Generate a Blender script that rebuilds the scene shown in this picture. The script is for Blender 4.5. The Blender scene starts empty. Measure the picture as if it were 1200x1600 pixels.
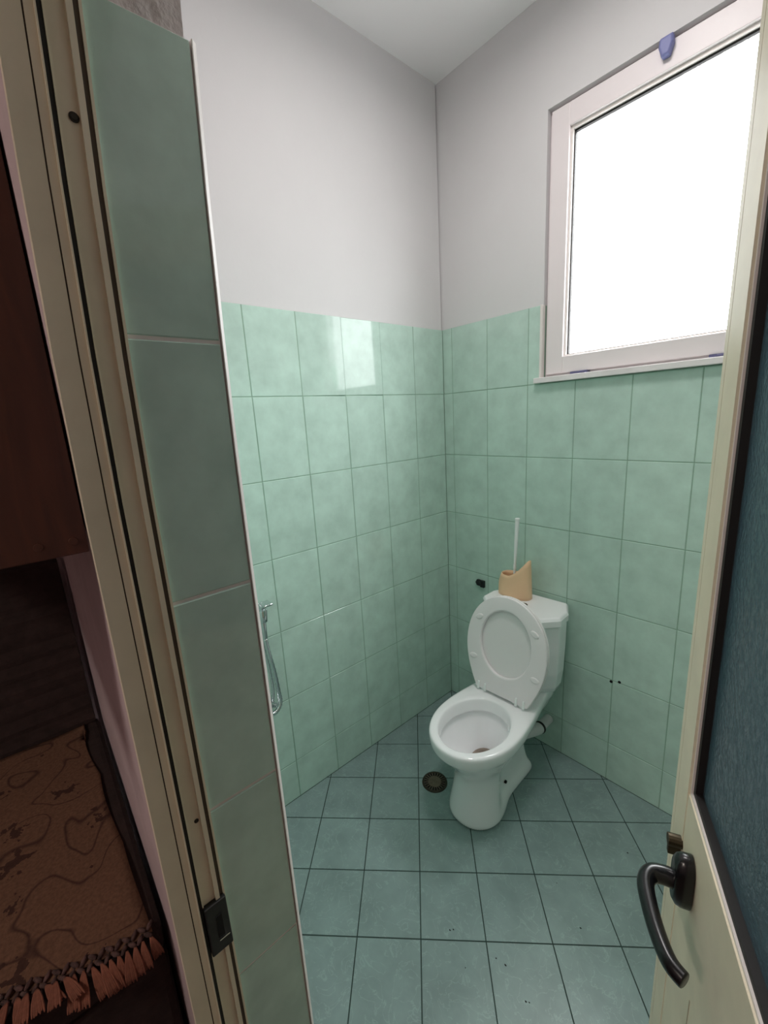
import bpy, bmesh, math, random
from mathutils import Vector, Matrix
random.seed(7)
S = bpy.context.scene
C = S.collection

# ------------------------------------------------------------------ camera
cam_d = bpy.data.cameras.new('camera')
cam_d.sensor_fit = 'HORIZONTAL'
cam_d.sensor_width = 36.0
cam_d.lens = 36.0 * 657.06 / 1200.0
cam_d.clip_start = 0.01
cam_o = bpy.data.objects.new('camera', cam_d)
C.objects.link(cam_o)
_right = Vector((0.6562, 0.7524, -0.0578)).normalized()
_back = Vector((0.7438, -0.6319, 0.2179)).normalized()
_up = _back.cross(_right).normalized()
_right = _up.cross(_back).normalized()
M = Matrix((_right, _up, _back)).transposed().to_4x4()
M.translation = Vector((1.4299, -1.6495, 1.5672))
cam_o.matrix_world = M
S.camera = cam_o

# ------------------------------------------------------------------ light, sky, exposure
S.view_settings.view_transform = 'Standard'
S.view_settings.look = 'None'
S.view_settings.gamma = 1.0
S.view_settings.use_curve_mapping = False
S.view_settings.exposure = 0.0
SKY = 25.0            # overcast sky outside the window
BATH_FILL = 9.6          # watts of the fill light added in the bathroom
HALL = 20.0           # watts of the fill light added in the hall
world = bpy.data.worlds.new('overcast_sky')
S.world = world
world.use_nodes = True
bg = world.node_tree.nodes['Background']
_wn = world.node_tree
_tc = _wn.nodes.new('ShaderNodeTexCoord')
_sep = _wn.nodes.new('ShaderNodeSeparateXYZ')
_wn.links.new(_tc.outputs['Generated'], _sep.inputs[0])
_mr = _wn.nodes.new('ShaderNodeMapRange')
_mr.inputs['From Min'].default_value = -1.0; _mr.inputs['From Max'].default_value = 1.0
_wn.links.new(_sep.outputs['Z'], _mr.inputs['Value'])
_rp = _wn.nodes.new('ShaderNodeValToRGB')             # dim ground and houses below, bright overcast above
_e = _rp.color_ramp.elements
_e[0].position = 0.0; _e[0].color = (0.17, 0.17, 0.165, 1)
_e[1].position = 1.0; _e[1].color = (1.0, 1.0, 1.0, 1)
for _p, _v in ((0.47, 0.22), (0.53, 0.38), (0.62, 0.55), (0.75, 0.80)):
    _k = _e.new(_p); _k.color = (_v * 0.985, _v * 0.99, _v, 1)
_wn.links.new(_mr.outputs[0], _rp.inputs['Fac'])
_wn.links.new(_rp.outputs['Color'], bg.inputs['Color'])
bg.inputs['Strength'].default_value = SKY
S.cycles.max_bounces = 14
S.cycles.diffuse_bounces = 10
S.cycles.glossy_bounces = 5
S.cycles.transmission_bounces = 8
S.cycles.transparent_max_bounces = 10
S.cycles.sample_clamp_indirect = 20.0

# portal in the window opening (guides sky light sampling, gives off nothing itself)
pd = bpy.data.lights.new('window_daylight', 'AREA')
pd.shape = 'RECTANGLE'; pd.size = 0.74; pd.size_y = 0.92
pd.cycles.is_portal = True
po = bpy.data.objects.new('window_daylight', pd)
C.objects.link(po)
po.location = (0.885, 0.13, 2.14)
po.rotation_euler = (math.radians(-90), 0, 0)
# unseen fill added under the bathroom ceiling, lifts the back wall and lower room
ld = bpy.data.lights.new('bathroom_fill_light', 'AREA')
ld.shape = 'DISK'; ld.size = 0.34; ld.energy = BATH_FILL; ld.spread = math.radians(172); ld.color = (1.0, 0.95, 0.93)
lo = bpy.data.objects.new('bathroom_fill_light', ld)
C.objects.link(lo)
lo.location = (0.86, -0.74, 2.93)
# fill added behind the camera, brightens the hall wall, throw and door frame
hd = bpy.data.lights.new('hall_fill_light', 'AREA')
hd.shape = 'DISK'; hd.size = 0.35; hd.energy = HALL; hd.color = (1.0, 0.90, 0.80)
ho = bpy.data.objects.new('hall_fill_light', hd)
C.objects.link(ho)
ho.location = (0.96, -3.2, 2.55)


# ------------------------------------------------------------------ materials
def lin(c):
    return tuple(((v / 255) / 12.92 if v / 255 <= 0.04045 else ((v / 255 + 0.055) / 1.055) ** 2.4) for v in c) + (1.0,)


def mat(name, rgb, rough=0.5, metal=0.0, var=0.0, scale=8.0, bump=0.0, bscale=60.0, bdist=0.002, spec=None, coat=0.0, island=0.0, trans=0.0, vein=0.0):
    m = bpy.data.materials.new(name)
    m.use_nodes = True
    nt = m.node_tree
    b = nt.nodes['Principled BSDF']
    b.inputs['Roughness'].default_value = rough
    b.inputs['Metallic'].default_value = metal
    if spec is not None:
        b.inputs['Specular IOR Level'].default_value = spec
    if coat:
        b.inputs['Coat Weight'].default_value = coat
        b.inputs['Coat Roughness'].default_value = 0.04
    if trans:
        b.inputs['Transmission Weight'].default_value = trans
    col = lin(rgb)
    tc = nt.nodes.new('ShaderNodeTexCoord')
    last = None
    if var:
        n = nt.nodes.new('ShaderNodeTexNoise')
        n.inputs['Scale'].default_value = scale
        n.inputs['Detail'].default_value = 5
        n.inputs['Roughness'].default_value = 0.6
        nt.links.new(tc.outputs['Object'], n.inputs['Vector'])
        r = nt.nodes.new('ShaderNodeValToRGB')
        r.color_ramp.elements[0].position = 0.34
        r.color_ramp.elements[1].position = 0.66
        r.color_ramp.elements[0].color = tuple(x * (1 - var) for x in col[:3]) + (1,)
        r.color_ramp.elements[1].color = tuple(min(1, x * (1 + var)) for x in col[:3]) + (1,)
        nt.links.new(n.outputs['Fac'], r.inputs['Fac'])
        last = r.outputs['Color']
    if vein:
        n2 = nt.nodes.new('ShaderNodeTexNoise')
        n2.inputs['Scale'].default_value = scale * 1.6
        n2.inputs['Detail'].default_value = 6
        n2.inputs['Distortion'].default_value = 1.6
        nt.links.new(tc.outputs['Object'], n2.inputs['Vector'])
        r2 = nt.nodes.new('ShaderNodeValToRGB')
        e = r2.color_ramp.elements
        e[0].position = 0.485; e[0].color = (0, 0, 0, 1)
        e[1].position = 0.5; e[1].color = (1, 1, 1, 1)
        k = e.new(0.515); k.color = (0, 0, 0, 1)
        nt.links.new(n2.outputs['Fac'], r2.inputs['Fac'])
        ml = nt.nodes.new('ShaderNodeMath'); ml.operation = 'MULTIPLY'
        ml.inputs[1].default_value = vein
        nt.links.new(r2.outputs['Color'], ml.inputs[0])
        mx = nt.nodes.new('ShaderNodeMix'); mx.data_type = 'RGBA'
        nt.links.new(ml.outputs[0], mx.inputs['Factor'])
        if last: nt.links.new(last, mx.inputs['A'])
        else: mx.inputs['A'].default_value = col
        mx.inputs['B'].default_value = tuple(min(1, x * 1.6 + 0.03) for x in col[:3]) + (1,)
        last = mx.outputs['Result']
    if island:
        g = nt.nodes.new('ShaderNodeNewGeometry')
        mr = nt.nodes.new('ShaderNodeMapRange')
        mr.inputs['To Min'].default_value = 1 - island
        mr.inputs['To Max'].default_value = 1 + island
        nt.links.new(g.outputs['Random Per Island'], mr.inputs['Value'])
        hs = nt.nodes.new('ShaderNodeHueSaturation')
        nt.links.new(mr.outputs[0], hs.inputs['Value'])
        if last: nt.links.new(last, hs.inputs['Color'])
        else: hs.inputs['Color'].default_value = col
        last = hs.outputs['Color']
    if last: nt.links.new(last, b.inputs['Base Color'])
    else: b.inputs['Base Color'].default_value = col
    if bump:
        n = nt.nodes.new('ShaderNodeTexNoise')
        n.inputs['Scale'].default_value = bscale
        n.inputs['Detail'].default_value = 6
        nt.links.new(tc.outputs['Object'], n.inputs['Vector'])
        bp = nt.nodes.new('ShaderNodeBump')
        bp.inputs['Strength'].default_value = bump
        bp.inputs['Distance'].default_value = bdist
        nt.links.new(n.outputs['Fac'], bp.inputs['Height'])
        nt.links.new(bp.outputs[0], b.inputs['Normal'])
    return m


m_tile = mat('green_glazed_wall_tile', (184, 209, 198), rough=0.06, spec=0.36, var=0.085, scale=11, island=0.03, bump=0.05, bscale=9, bdist=0.004)
m_grout = mat('green_grey_grout', (140, 168, 150), rough=0.8)
m_jtile = m_tile
m_ftile = mat('teal_floor_tile', (130, 150, 148), rough=0.32, var=0.10, scale=9, island=0.03, vein=0.34)
m_fgrout = mat('dark_floor_grout', (48, 66, 62), rough=0.85)
m_plaster = mat('white_wall_paint', (211, 209, 210), rough=0.9, var=0.015, scale=3, bump=0.12, bscale=35, bdist=0.003)
m_ceil = mat('white_ceiling_paint', (244, 242, 243), rough=0.95, bump=0.1, bscale=30, bdist=0.003)
m_rough = mat('rough_grey_plaster', (206, 197, 196), rough=0.95, var=0.10, scale=40, bump=0.8, bscale=70, bdist=0.005)
m_hallwall = mat('hall_wall_paint', (196, 178, 180), rough=0.9, var=0.05, scale=9, bump=0.25, bscale=30, bdist=0.004)
m_hallfloor = mat('brown_hall_floor', (78, 52, 40), rough=0.8, var=0.2, scale=12)
m_alu = mat('cream_painted_aluminium', (222, 213, 190), rough=0.42, var=0.05, scale=14)
m_alu_line = mat('brown_groove', (70, 58, 46), rough=0.7)
m_alu_seam = mat('panel_seam', (172, 163, 142), rough=0.6)
m_gasket = mat('black_rubber_gasket', (22, 18, 17), rough=0.6)
m_bead = mat('white_plastic_bead', (226, 220, 216), rough=0.4)
m_pvc = mat('white_window_aluminium', (228, 220, 221), rough=0.4)
m_ceramic = mat('white_glazed_ceramic', (244, 243, 245), rough=0.10, coat=0.3)
m_limescale = mat('stained_ceramic', (176, 160, 148), rough=0.3, var=0.2, scale=30)
m_plastic = mat('white_seat_plastic', (240, 234, 236), rough=0.25)
m_plastic2 = mat('white_lid_plastic', (236, 232, 233), rough=0.25)
m_beige = mat('peach_beige_plastic', (236, 196, 158), rough=0.4)
m_white = mat('white_brush_plastic', (238, 240, 240), rough=0.35)
m_black = mat('black_enamel', (15, 15, 18), rough=0.26)
m_blackm = mat('black_painted_steel', (24, 26, 26), rough=0.45, var=0.3, scale=60)
m_hole = mat('dark_hole', (6, 7, 7), rough=0.9)
m_chrome = mat('chrome', (220, 222, 225), rough=0.08, metal=1.0)
m_brass = mat('tarnished_brass', (66, 57, 42), rough=0.45, metal=0.7)
m_drain = mat('bronze_drain_metal', (58, 52, 42), rough=0.5, metal=0.5, var=0.25, scale=60)
m_grate = mat('worn_brown_drain_metal', (112, 98, 84), rough=0.55, metal=0.4, var=0.2, scale=60)
m_marble = mat('white_marble_sill', (226, 222, 222), rough=0.3, var=0.06, scale=12)
m_steelblue = mat('blue_grey_hinge', (92, 92, 128), rough=0.4)
m_catch = mat('blue_grey_catch_plastic', (116, 120, 168), rough=0.45)
m_wood = mat('dark_brown_wood', (92, 54, 34), rough=0.5)
m_sofa = mat('dark_brown_corduroy', (48, 34, 31), rough=0.95, var=0.25, scale=20, bump=0.6, bscale=28, bdist=0.01)
m_fringe = mat('rust_brown_fringe', (132, 82, 64), rough=0.95, var=0.25, scale=40)
m_braid = mat('dark_braided_border', (84, 62, 58), rough=0.95, var=0.6, scale=70)
m_screw = mat('dark_screw', (52, 50, 44), rough=0.45, metal=0.6)
m_pipe = mat('grey_white_pipe_plastic', (206, 204, 204), rough=0.45)


def wood_grain(m):
    nt = m.node_tree; b = nt.nodes['Principled BSDF']
    tc = nt.nodes.new('ShaderNodeTexCoord'); mp = nt.nodes.new('ShaderNodeMapping')
    mp.inputs['Scale'].default_value = (6, 6, 0.7)
    nt.links.new(tc.outputs['Object'], mp.inputs['Vector'])
    n = nt.nodes.new('ShaderNodeTexNoise'); n.inputs['Scale'].default_value = 6; n.inputs['Detail'].default_value = 7
    n.inputs['Distortion'].default_value = 0.8
    nt.links.new(mp.outputs[0], n.inputs['Vector'])
    r = nt.nodes.new('ShaderNodeValToRGB')
    r.color_ramp.elements[0].position = 0.3; r.color_ramp.elements[0].color = lin((58, 31, 20))
    r.color_ramp.elements[1].position = 0.7; r.color_ramp.elements[1].color = lin((80, 45, 29))
    nt.links.new(n.outputs['Fac'], r.inputs['Fac'])
    nt.links.new(r.outputs[0], b.inputs['Base Color'])


wood_grain(m_wood)


def floral(name):
    m = bpy.data.materials.new(name); m.use_nodes = True
    nt = m.node_tree; b = nt.nodes['Principled BSDF']; b.inputs['Roughness'].default_value = 0.95
    b.inputs['Specular IOR Level'].default_value = 0.1
    tc = nt.nodes.new('ShaderNodeTexCoord')
    # vines: thin contour lines of a soft noise
    n = nt.nodes.new('ShaderNodeTexNoise'); n.inputs['Scale'].default_value = 5.5; n.inputs['Detail'].default_value = 1.0
    n.inputs['Distortion'].default_value = 0.7
    nt.links.new(tc.outputs['Object'], n.inputs['Vector'])
    r = nt.nodes.new('ShaderNodeValToRGB'); e = r.color_ramp.elements
    e[0].position = 0.475; e[0].color = (0, 0, 0, 1); e[1].position = 0.495; e[1].color = (1, 1, 1, 1)
    k = e.new(0.515); k.color = (0, 0, 0, 1)
    nt.links.new(n.outputs['Fac'], r.inputs['Fac'])
    # blossoms: clusters of petals at voronoi centres
    v = nt.nodes.new('ShaderNodeTexVoronoi'); v.inputs['Scale'].default_value = 6.5; v.inputs['Randomness'].default_value = 0.6
    nt.links.new(tc.outputs['Object'], v.inputs['Vector'])
    n3 = nt.nodes.new('ShaderNodeTexNoise'); n3.inputs['Scale'].default_value = 42; n3.inputs['Detail'].default_value = 3
    nt.links.new(tc.outputs['Object'], n3.inputs['Vector'])
    a = nt.nodes.new('ShaderNodeMath'); a.operation = 'MULTIPLY_ADD'; a.inputs[1].default_value = 1.1
    nt.links.new(n3.outputs['Fac'], a.inputs[0]); nt.links.new(v.outputs['Distance'], a.inputs[2])
    lt = nt.nodes.new('ShaderNodeMath'); lt.operation = 'LESS_THAN'; lt.inputs[1].default_value = 0.74
    nt.links.new(a.outputs[0], lt.inputs[0])
    mx = nt.nodes.new('ShaderNodeMath'); mx.operation = 'MAXIMUM'
    nt.links.new(lt.outputs[0], mx.inputs[0]); nt.links.new(r.outputs[0], mx.inputs[1])
    # woven ground
    n4 = nt.nodes.new('ShaderNodeTexNoise'); n4.inputs['Scale'].default_value = 120; n4.inputs['Detail'].default_value = 4
    nt.links.new(tc.outputs['Object'], n4.inputs['Vector'])
    r4 = nt.nodes.new('ShaderNodeValToRGB')
    r4.color_ramp.elements[0].position = 0.3; r4.color_ramp.elements[0].color = lin((98, 72, 58))
    r4.color_ramp.elements[1].position = 0.7; r4.color_ramp.elements[1].color = lin((118, 88, 70))
    nt.links.new(n4.outputs['Fac'], r4.inputs['Fac'])
    fin = nt.nodes.new('ShaderNodeMix'); fin.data_type = 'RGBA'
    ml = nt.nodes.new('ShaderNodeMath'); ml.operation = 'MULTIPLY'; ml.inputs[1].default_value = 0.75
    nt.links.new(mx.outputs[0], ml.inputs[0])
    nt.links.new(ml.outputs[0], fin.inputs['Factor'])
    nt.links.new(r4.outputs[0], fin.inputs['A'])
    fin.inputs['B'].default_value = lin((50, 34, 34))
    nt.links.new(fin.outputs['Result'], b.inputs['Base Color'])
    bp = nt.nodes.new('ShaderNodeBump'); bp.inputs['Strength'].default_value = 0.4; bp.inputs['Distance'].default_value = 0.003
    nt.links.new(n4.outputs['Fac'], bp.inputs['Height']); nt.links.new(bp.outputs[0], b.inputs['Normal'])
    return m


m_floral = floral('brown_floral_weave')


def clear_glass(name):
    m = bpy.data.materials.new(name); m.use_nodes = True
    nt = m.node_tree; nt.nodes.remove(nt.nodes['Principled BSDF'])
    out = nt.nodes['Material Output']
    t = nt.nodes.new('ShaderNodeBsdfTransparent'); t.inputs['Color'].default_value = (0.97, 0.98, 0.98, 1)
    g = nt.nodes.new('ShaderNodeBsdfGlossy'); g.inputs['Roughness'].default_value = 0.02
    lw = nt.nodes.new('ShaderNodeLayerWeight'); lw.inputs['Blend'].default_value = 0.5
    pw = nt.nodes.new('ShaderNodeMath'); pw.operation = 'POWER'; pw.inputs[1].default_value = 5.0
    nt.links.new(lw.outputs['Facing'], pw.inputs[0])
    f = nt.nodes.new('ShaderNodeMath'); f.operation = 'MULTIPLY_ADD'
    f.inputs[1].default_value = 0.95; f.inputs[2].default_value = 0.04
    nt.links.new(pw.outputs[0], f.inputs[0])
    mx = nt.nodes.new('ShaderNodeMixShader')
    nt.links.new(f.outputs[0], mx.inputs[0]); nt.links.new(t.outputs[0], mx.inputs[1]); nt.links.new(g.outputs[0], mx.inputs[2])
    nt.links.new(mx.outputs[0], out.inputs['Surface'])
    return m


m_clear = clear_glass('clear_window_glass')


def pattern_glass(name):
    m = bpy.data.materials.new(name); m.use_nodes = True
    nt = m.node_tree; b = nt.nodes['Principled BSDF']
    b.inputs['Base Color'].default_value = lin((100, 130, 146))
    b.inputs['Transmission Weight'].default_value = 0.55
    b.inputs['Roughness'].default_value = 0.22
    b.inputs['IOR'].default_value = 1.45
    tc = nt.nodes.new('ShaderNodeTexCoord')
    mp = nt.nodes.new('ShaderNodeMapping'); mp.inputs['Scale'].default_value = (1, 1, 0.75)
    nt.links.new(tc.outputs['Object'], mp.inputs['Vector'])
    n = nt.nodes.new('ShaderNodeTexNoise'); n.inputs['Scale'].default_value = 125; n.inputs['Detail'].default_value = 3
    n.inputs['Distortion'].default_value = 1.2
    nt.links.new(mp.outputs[0], n.inputs['Vector'])
    bp = nt.nodes.new('ShaderNodeBump'); bp.inputs['Strength'].default_value = 0.55; bp.inputs['Distance'].default_value = 0.004
    nt.links.new(n.outputs['Fac'], bp.inputs['Height']); nt.links.new(bp.outputs[0], b.inputs['Normal'])
    return m


m_dglass = pattern_glass('dark_teal_patterned_glass')


# ------------------------------------------------------------------ helpers
def link(name, bm, mats, parent=None, smooth=False, bevel=0.0, subsurf=0, segs=2, loc=None):
    bmesh.ops.recalc_face_normals(bm, faces=bm.faces)
    me = bpy.data.meshes.new(name)
    bm.to_mesh(me); bm.free()
    if not isinstance(mats, (list, tuple)): mats = [mats]
    for m in mats: me.materials.append(m)
    if smooth:
        for p in me.polygons: p.use_smooth = True
    o = bpy.data.objects.new(name, me)
    C.objects.link(o)
    if parent: o.parent = parent
    if loc is not None: o.location = loc
    if bevel:
        b = o.modifiers.new('bevel', 'BEVEL'); b.width = bevel; b.segments = segs; b.limit_method = 'ANGLE'
        b.angle_limit = math.radians(35)
    if subsurf:
        s = o.modifiers.new('subsurf', 'SUBSURF'); s.levels = subsurf; s.render_levels = subsurf
    return o


def empty(name, loc=(0, 0, 0), rz=0.0):
    o = bpy.data.objects.new(name, None); C.objects.link(o)
    o.location = loc; o.rotation_euler = (0, 0, rz); o.empty_display_size = 0.05
    return o


def tag(o, label=None, cat=None, group=None, kind=None):
    if label: o['label'] = label
    if cat: o['category'] = cat
    if group: o['group'] = group
    if kind: o['kind'] = kind
    return o


def box(bm, x0, x1, y0, y1, z0, z1, mi=0):
    v = [bm.verts.new(p) for p in ((x0, y0, z0), (x1, y0, z0), (x1, y1, z0), (x0, y1, z0), (x0, y0, z1), (x1, y0, z1), (x1, y1, z1), (x0, y1, z1))]
    for f in ((0, 3, 2, 1), (4, 5, 6, 7), (0, 1, 5, 4), (1, 2, 6, 5), (2, 3, 7, 6), (3, 0, 4, 7)):
        bm.faces.new([v[i] for i in f]).material_index = mi


def prism(bm, poly, z0, z1, mi=0, fn=None, steps=1):
    """poly: (x, y) loop extruded along z; fn moves each point."""
    rings = []
    for k in range(steps + 1):
        z = z0 + (z1 - z0) * k / steps
        rings.append([bm.verts.new(fn(x, y, z) if fn else (x, y, z)) for x, y in poly])
    n = len(poly)
    for a, b in zip(rings, rings[1:]):
        for i in range(n):
            bm.faces.new((a[i], a[(i + 1) % n], b[(i + 1) % n], b[i])).material_index = mi
    bm.faces.new(list(reversed(rings[0]))).material_index = mi
    bm.faces.new(rings[-1]).material_index = mi


def loft(bm, rings, cap0=True, cap1=True, mi=0):
    R = [[bm.verts.new(p) for p in r] for r in rings]
    n = len(R[0])
    for a, b in zip(R, R[1:]):
        for i in range(n):
            bm.faces.new((a[i], a[(i + 1) % n], b[(i + 1) % n], b[i])).material_index = mi
    if cap0: bm.faces.new(list(reversed(R[0]))).material_index = mi
    if cap1: bm.faces.new(R[-1]).material_index = mi
    return R


def tube(bm, pts, rad, n=12, mi=0, cap=True):
    pts = [Vector(p) for p in pts]
    rad = rad if isinstance(rad, (list, tuple)) else [rad] * len(pts)
    rings = []
    prev = None
    for i, p in enumerate(pts):
        d = (pts[min(i + 1, len(pts) - 1)] - pts[max(i - 1, 0)]).normalized()
        if prev is None:
            ref = Vector((0, 0, 1)) if abs(d.z) < 0.9 else Vector((1, 0, 0))
            a = d.cross(ref).normalized()
        else:
            a = (prev - d * prev.dot(d)).normalized()
        b = d.cross(a)
        prev = a
        r = rad[i]
        rr = r if isinstance(r, tuple) else (r, r)
        rings.append([p + a * rr[0] * math.cos(2 * math.pi * k / n) + b * rr[1] * math.sin(2 * math.pi * k / n) for k in range(n)])
    loft(bm, rings, cap, cap, mi)


def smooth_path(pts, n=8):
    pts = [Vector(p) for p in pts]
    out = []
    for i in range(len(pts) - 1):
        p0 = pts[max(i - 1, 0)]; p1 = pts[i]; p2 = pts[i + 1]; p3 = pts[min(i + 2, len(pts) - 1)]
        for k in range(n):
            t = k / n
            out.append(0.5 * ((2 * p1) + (p2 - p0) * t + (2 * p0 - 5 * p1 + 4 * p2 - p3) * t * t + (-p0 + 3 * p1 - 3 * p2 + p3) * t ** 3))
    out.append(pts[-1])
    return out


# ------------------------------------------------------------------ tiles
TW, TH, T0 = 0.2, 0.2973, 0.1779          # tile width, height, height of the cut bottom course
ROWS = [(0.0, T0)] + [(T0 + TH * k, T0 + TH * (k + 1)) for k in range(6)]
TOP = ROWS[-1][1]                          # 1.962
GAP = 0.0013


def add_tiles(bm, rects, put, tilt=None, mi=0, th=0.007, gap=GAP):
    """put(u, v, d) -> world point, d = distance out of the tile face plane (negative = into the wall)."""
    for idx, (u0, u1, v0, v1) in enumerate(rects):
        if u1 - u0 < 0.006 or v1 - v0 < 0.006: continue
        u0, u1, v0, v1 = u0 + gap, u1 - gap, v0 + gap, v1 - gap
        a, b = (random.uniform(-1, 1) * 0.0035, random.uniform(-1, 1) * 0.0035)
        if tilt and idx in tilt: a, b = tilt[idx]
        uc, vc = (u0 + u1) / 2, (v0 + v1) / 2
        e = 0.0013
        lift = max(0.0, abs(a) * (u1 - u0) / 2 + abs(b) * (v1 - v0) / 2 - 0.0009)   # a tilted tile stands proud of the grout
        def P(u, v, d): return bm.verts.new(put(u, v, d + lift + a * (u - uc) + b * (v - vc)))
        fr = [P(u0 + e, v0 + e, 0), P(u1 - e, v0 + e, 0), P(u1 - e, v1 - e, 0), P(u0 + e, v1 - e, 0)]
        md = [P(u0, v0, -e), P(u1, v0, -e), P(u1, v1, -e), P(u0, v1, -e)]
        bk = [P(u0, v0, -th), P(u1, v0, -th), P(u1, v1, -th), P(u0, v1, -th)]
        fs = [bm.faces.new(fr)]
        for i in range(4):
            j = (i + 1) % 4
            fs.append(bm.faces.new((fr[i], md[i], md[j], fr[j])))
            fs.append(bm.faces.new((md[i], bk[i], bk[j], md[j])))
        fs.append(bm.faces.new(list(reversed(bk))))
        for f in fs: f.material_index = mi


CEIL = 2.9535
GD = 0.0014  # grout sits this far behind the tile face
# ---- left wall (x = 0), tiles go along -y
bm = bmesh.new()
cuts = [0.0] + [-(0.2009 + TW * k) for k in range(-0, 7)]
YF = -1.446
cuts = [c for c in cuts if c > YF] + [YF]
rects, tl = [], {}
for ri, (z0, z1) in enumerate(ROWS):
    for ci in range(len(cuts) - 1):
        if ri == 6 and ci == 2: tl[len(rects)] = (0.020, 0.0)
        if ri == 6 and ci == 3: tl[len(rects)] = (0.024, 0.0)
        rects.append((cuts[ci + 1], cuts[ci], z0, z1))
add_tiles(bm, rects, lambda u, v, d: (d, u, v), tl)
box(bm, -0.12, -GD, YF - 0.0, 0.0, 0, TOP - 0.001, 1)
box(bm, -0.12, -0.006, YF, 0.0, TOP - 0.001, CEIL, 2)
wall_left = tag(link('wall_left', bm, [m_tile, m_grout, m_plaster]), 'left bathroom wall, green tiles below white paint', 'wall', kind='structure')

# ---- back wall (y = 0) with the window opening
WX0, WX1, WZ0, WZ1 = 0.515, 1.255, 1.688, 2.605
XR = 1.74
bm = bmesh.new()
xs = [0.0] + [0.0551 + TW * k for k in range(0, 9)]
xs = [x for x in xs if x < XR] + [XR]
rects = []
for z0, z1 in ROWS:
    for a, b in zip(xs, xs[1:]):
        if z1 > WZ0 + 0.1 and b > WX0 and a < WX1:
            if a < WX0: rects.append((a, WX0 - 0.002, z0, z1))
            if b > WX1: rects.append((WX1 + 0.002, b, z0, z1))
            continue
        rects.append((a, b, z0, z1))
add_tiles(bm, rects, lambda u, v, d: (u, -d, v))
WT = 0.16
for (x0, x1, z0, z1) in ((-0.12, WX0, 0, CEIL), (WX1, XR + 0.1, 0, CEIL), (WX0, WX1, 0, WZ0 - 0.022), (WX0, WX1, WZ1, CEIL)):
    zt = min(z1, TOP - 0.001)
    if z0 < zt: box(bm, x0, x1, GD, WT, z0, zt, 1)
    if z1 > zt: box(bm, x0, x1, 0.006, WT, max(z0, zt), z1, 2)
for hx, hz in ((0.851, 0.468), (0.882, 0.480)):      # two small plugged drill holes
    tube(bm, [(hx, 0.003, hz), (hx, -0.0012, hz)], 0.006, 8, 3)
wall_back = tag(link('wall_back', bm, [m_tile, m_grout, m_plaster, m_hole]), 'back bathroom wall with the window, green tiles below white paint', 'wall', kind='structure')

# ---- right wall, mostly hidden by the open door
bm = bmesh.new()
cutsr = [0.0] + [-(0.15 + TW * k) for k in range(0, 8)]
cutsr = [c for c in cutsr if c > YF] + [YF]
rects = [(cutsr[i + 1], cutsr[i], z0, z1) for z0, z1 in ROWS for i in range(len(cutsr) - 1)]
add_tiles(bm, rects, lambda u, v, d: (XR - d, u, v))
box(bm, XR + GD, XR + 0.1, YF, 0.0, 0, TOP - 0.001, 1)
box(bm, XR + 0.006, XR + 0.1, YF, 0.0, TOP - 0.001, CEIL, 2)
tag(link('wall_right', bm, [m_tile, m_grout, m_plaster]), 'right bathroom wall behind the open door', 'wall', kind='structure')

# ---- front wall with the doorway; jamb lined with tiles
YO = -1.585                       # hall side of the front wall
JX, DX1, DZ = 0.912, 1.60, 2.09   # tiled jamb face, hinge jamb, door head


def bow(x, y, z):                 # the old jamb leans and bows a little towards its top
    t = max(0.0, (z - 1.45) / 0.5)
    return (x, y + 0.012 * t * t, z)


bm = bmesh.new()
HX0, HX1 = -1.0, 2.7
box(bm, HX0, JX - 0.012, YO, YF, 0, CEIL, 0)
box(bm, DX1, HX1, YO, YF, 0, CEIL, 0)
box(bm, JX - 0.012, DX1, YO, YF, DZ, CEIL, 0)
rects = [(a, b, z0, z1) for z0, z1 in ROWS for a, b in ((0.0, 0.112), (0.112, 0.312), (0.312, 0.512), (0.512, 0.712), (0.712, JX - 0.012))]
add_tiles(bm, rects, lambda u, v, d: (u, YF + 0.008 + d, v), mi=2)
tag(link('wall_front', bm, [m_hallwall, m_plaster, m_tile]), 'thick front wall between hall and bathroom with the doorway', 'wall', kind='structure')
bm = bmesh.new()
add_tiles(bm, [(-1.547, YF, z0, z1) for z0, z1 in ROWS], lambda u, v, d: bow(JX + d, u, v), mi=0, th=0.012, gap=0.0021)
prism(bm, [(JX - 0.0118, -1.547), (JX - 0.0016, -1.547), (JX - 0.0016, YF - 0.001), (JX - 0.0118, YF - 0.001)], 0, TOP - 0.002, 1, bow, 14)
prism(bm, [(JX - 0.0118, -1.585), (JX - 0.004, -1.585), (JX - 0.004, YF - 0.006), (JX - 0.0118, YF - 0.006)], TOP, DZ, 2, bow, 4)
jl = tag(link('trim_1', bm, [m_tile, m_bead, m_rough]), 'dark green tiled lining of the left door jamb with rough grey plaster on top', 'tiled jamb', kind='structure')
bm = bmesh.new()
prism(bm, [(JX - 0.012, YF), (JX + 0.0005, YF), (JX + 0.0005, YF + 0.001), (JX - 0.003, YF + 0.0055), (JX - 0.012, YF + 0.0055)], 0, TOP, 0, bow, 14)
tag(link('trim_2', bm, m_bead), 'thin white corner bead on the edge of the tiled jamb', 'edge trim', kind='structure')

# ---- floor: square tiles laid diagonally
bm = bmesh.new()


def clip(poly, a, b, c):          # keep a*x + b*y <= c
    out = []
    for i in range(len(poly)):
        p, q = poly[i], poly[(i + 1) % len(poly)]
        dp, dq = a * p[0] + b * p[1] - c, a * q[0] + b * q[1] - c
        if dp <= 0: out.append(p)
        if dp * dq < 0:
            t = dp / (dp - dq)
            out.append((p[0] + t * (q[0] - p[0]), p[1] + t * (q[1] - p[1])))
    return out


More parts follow.
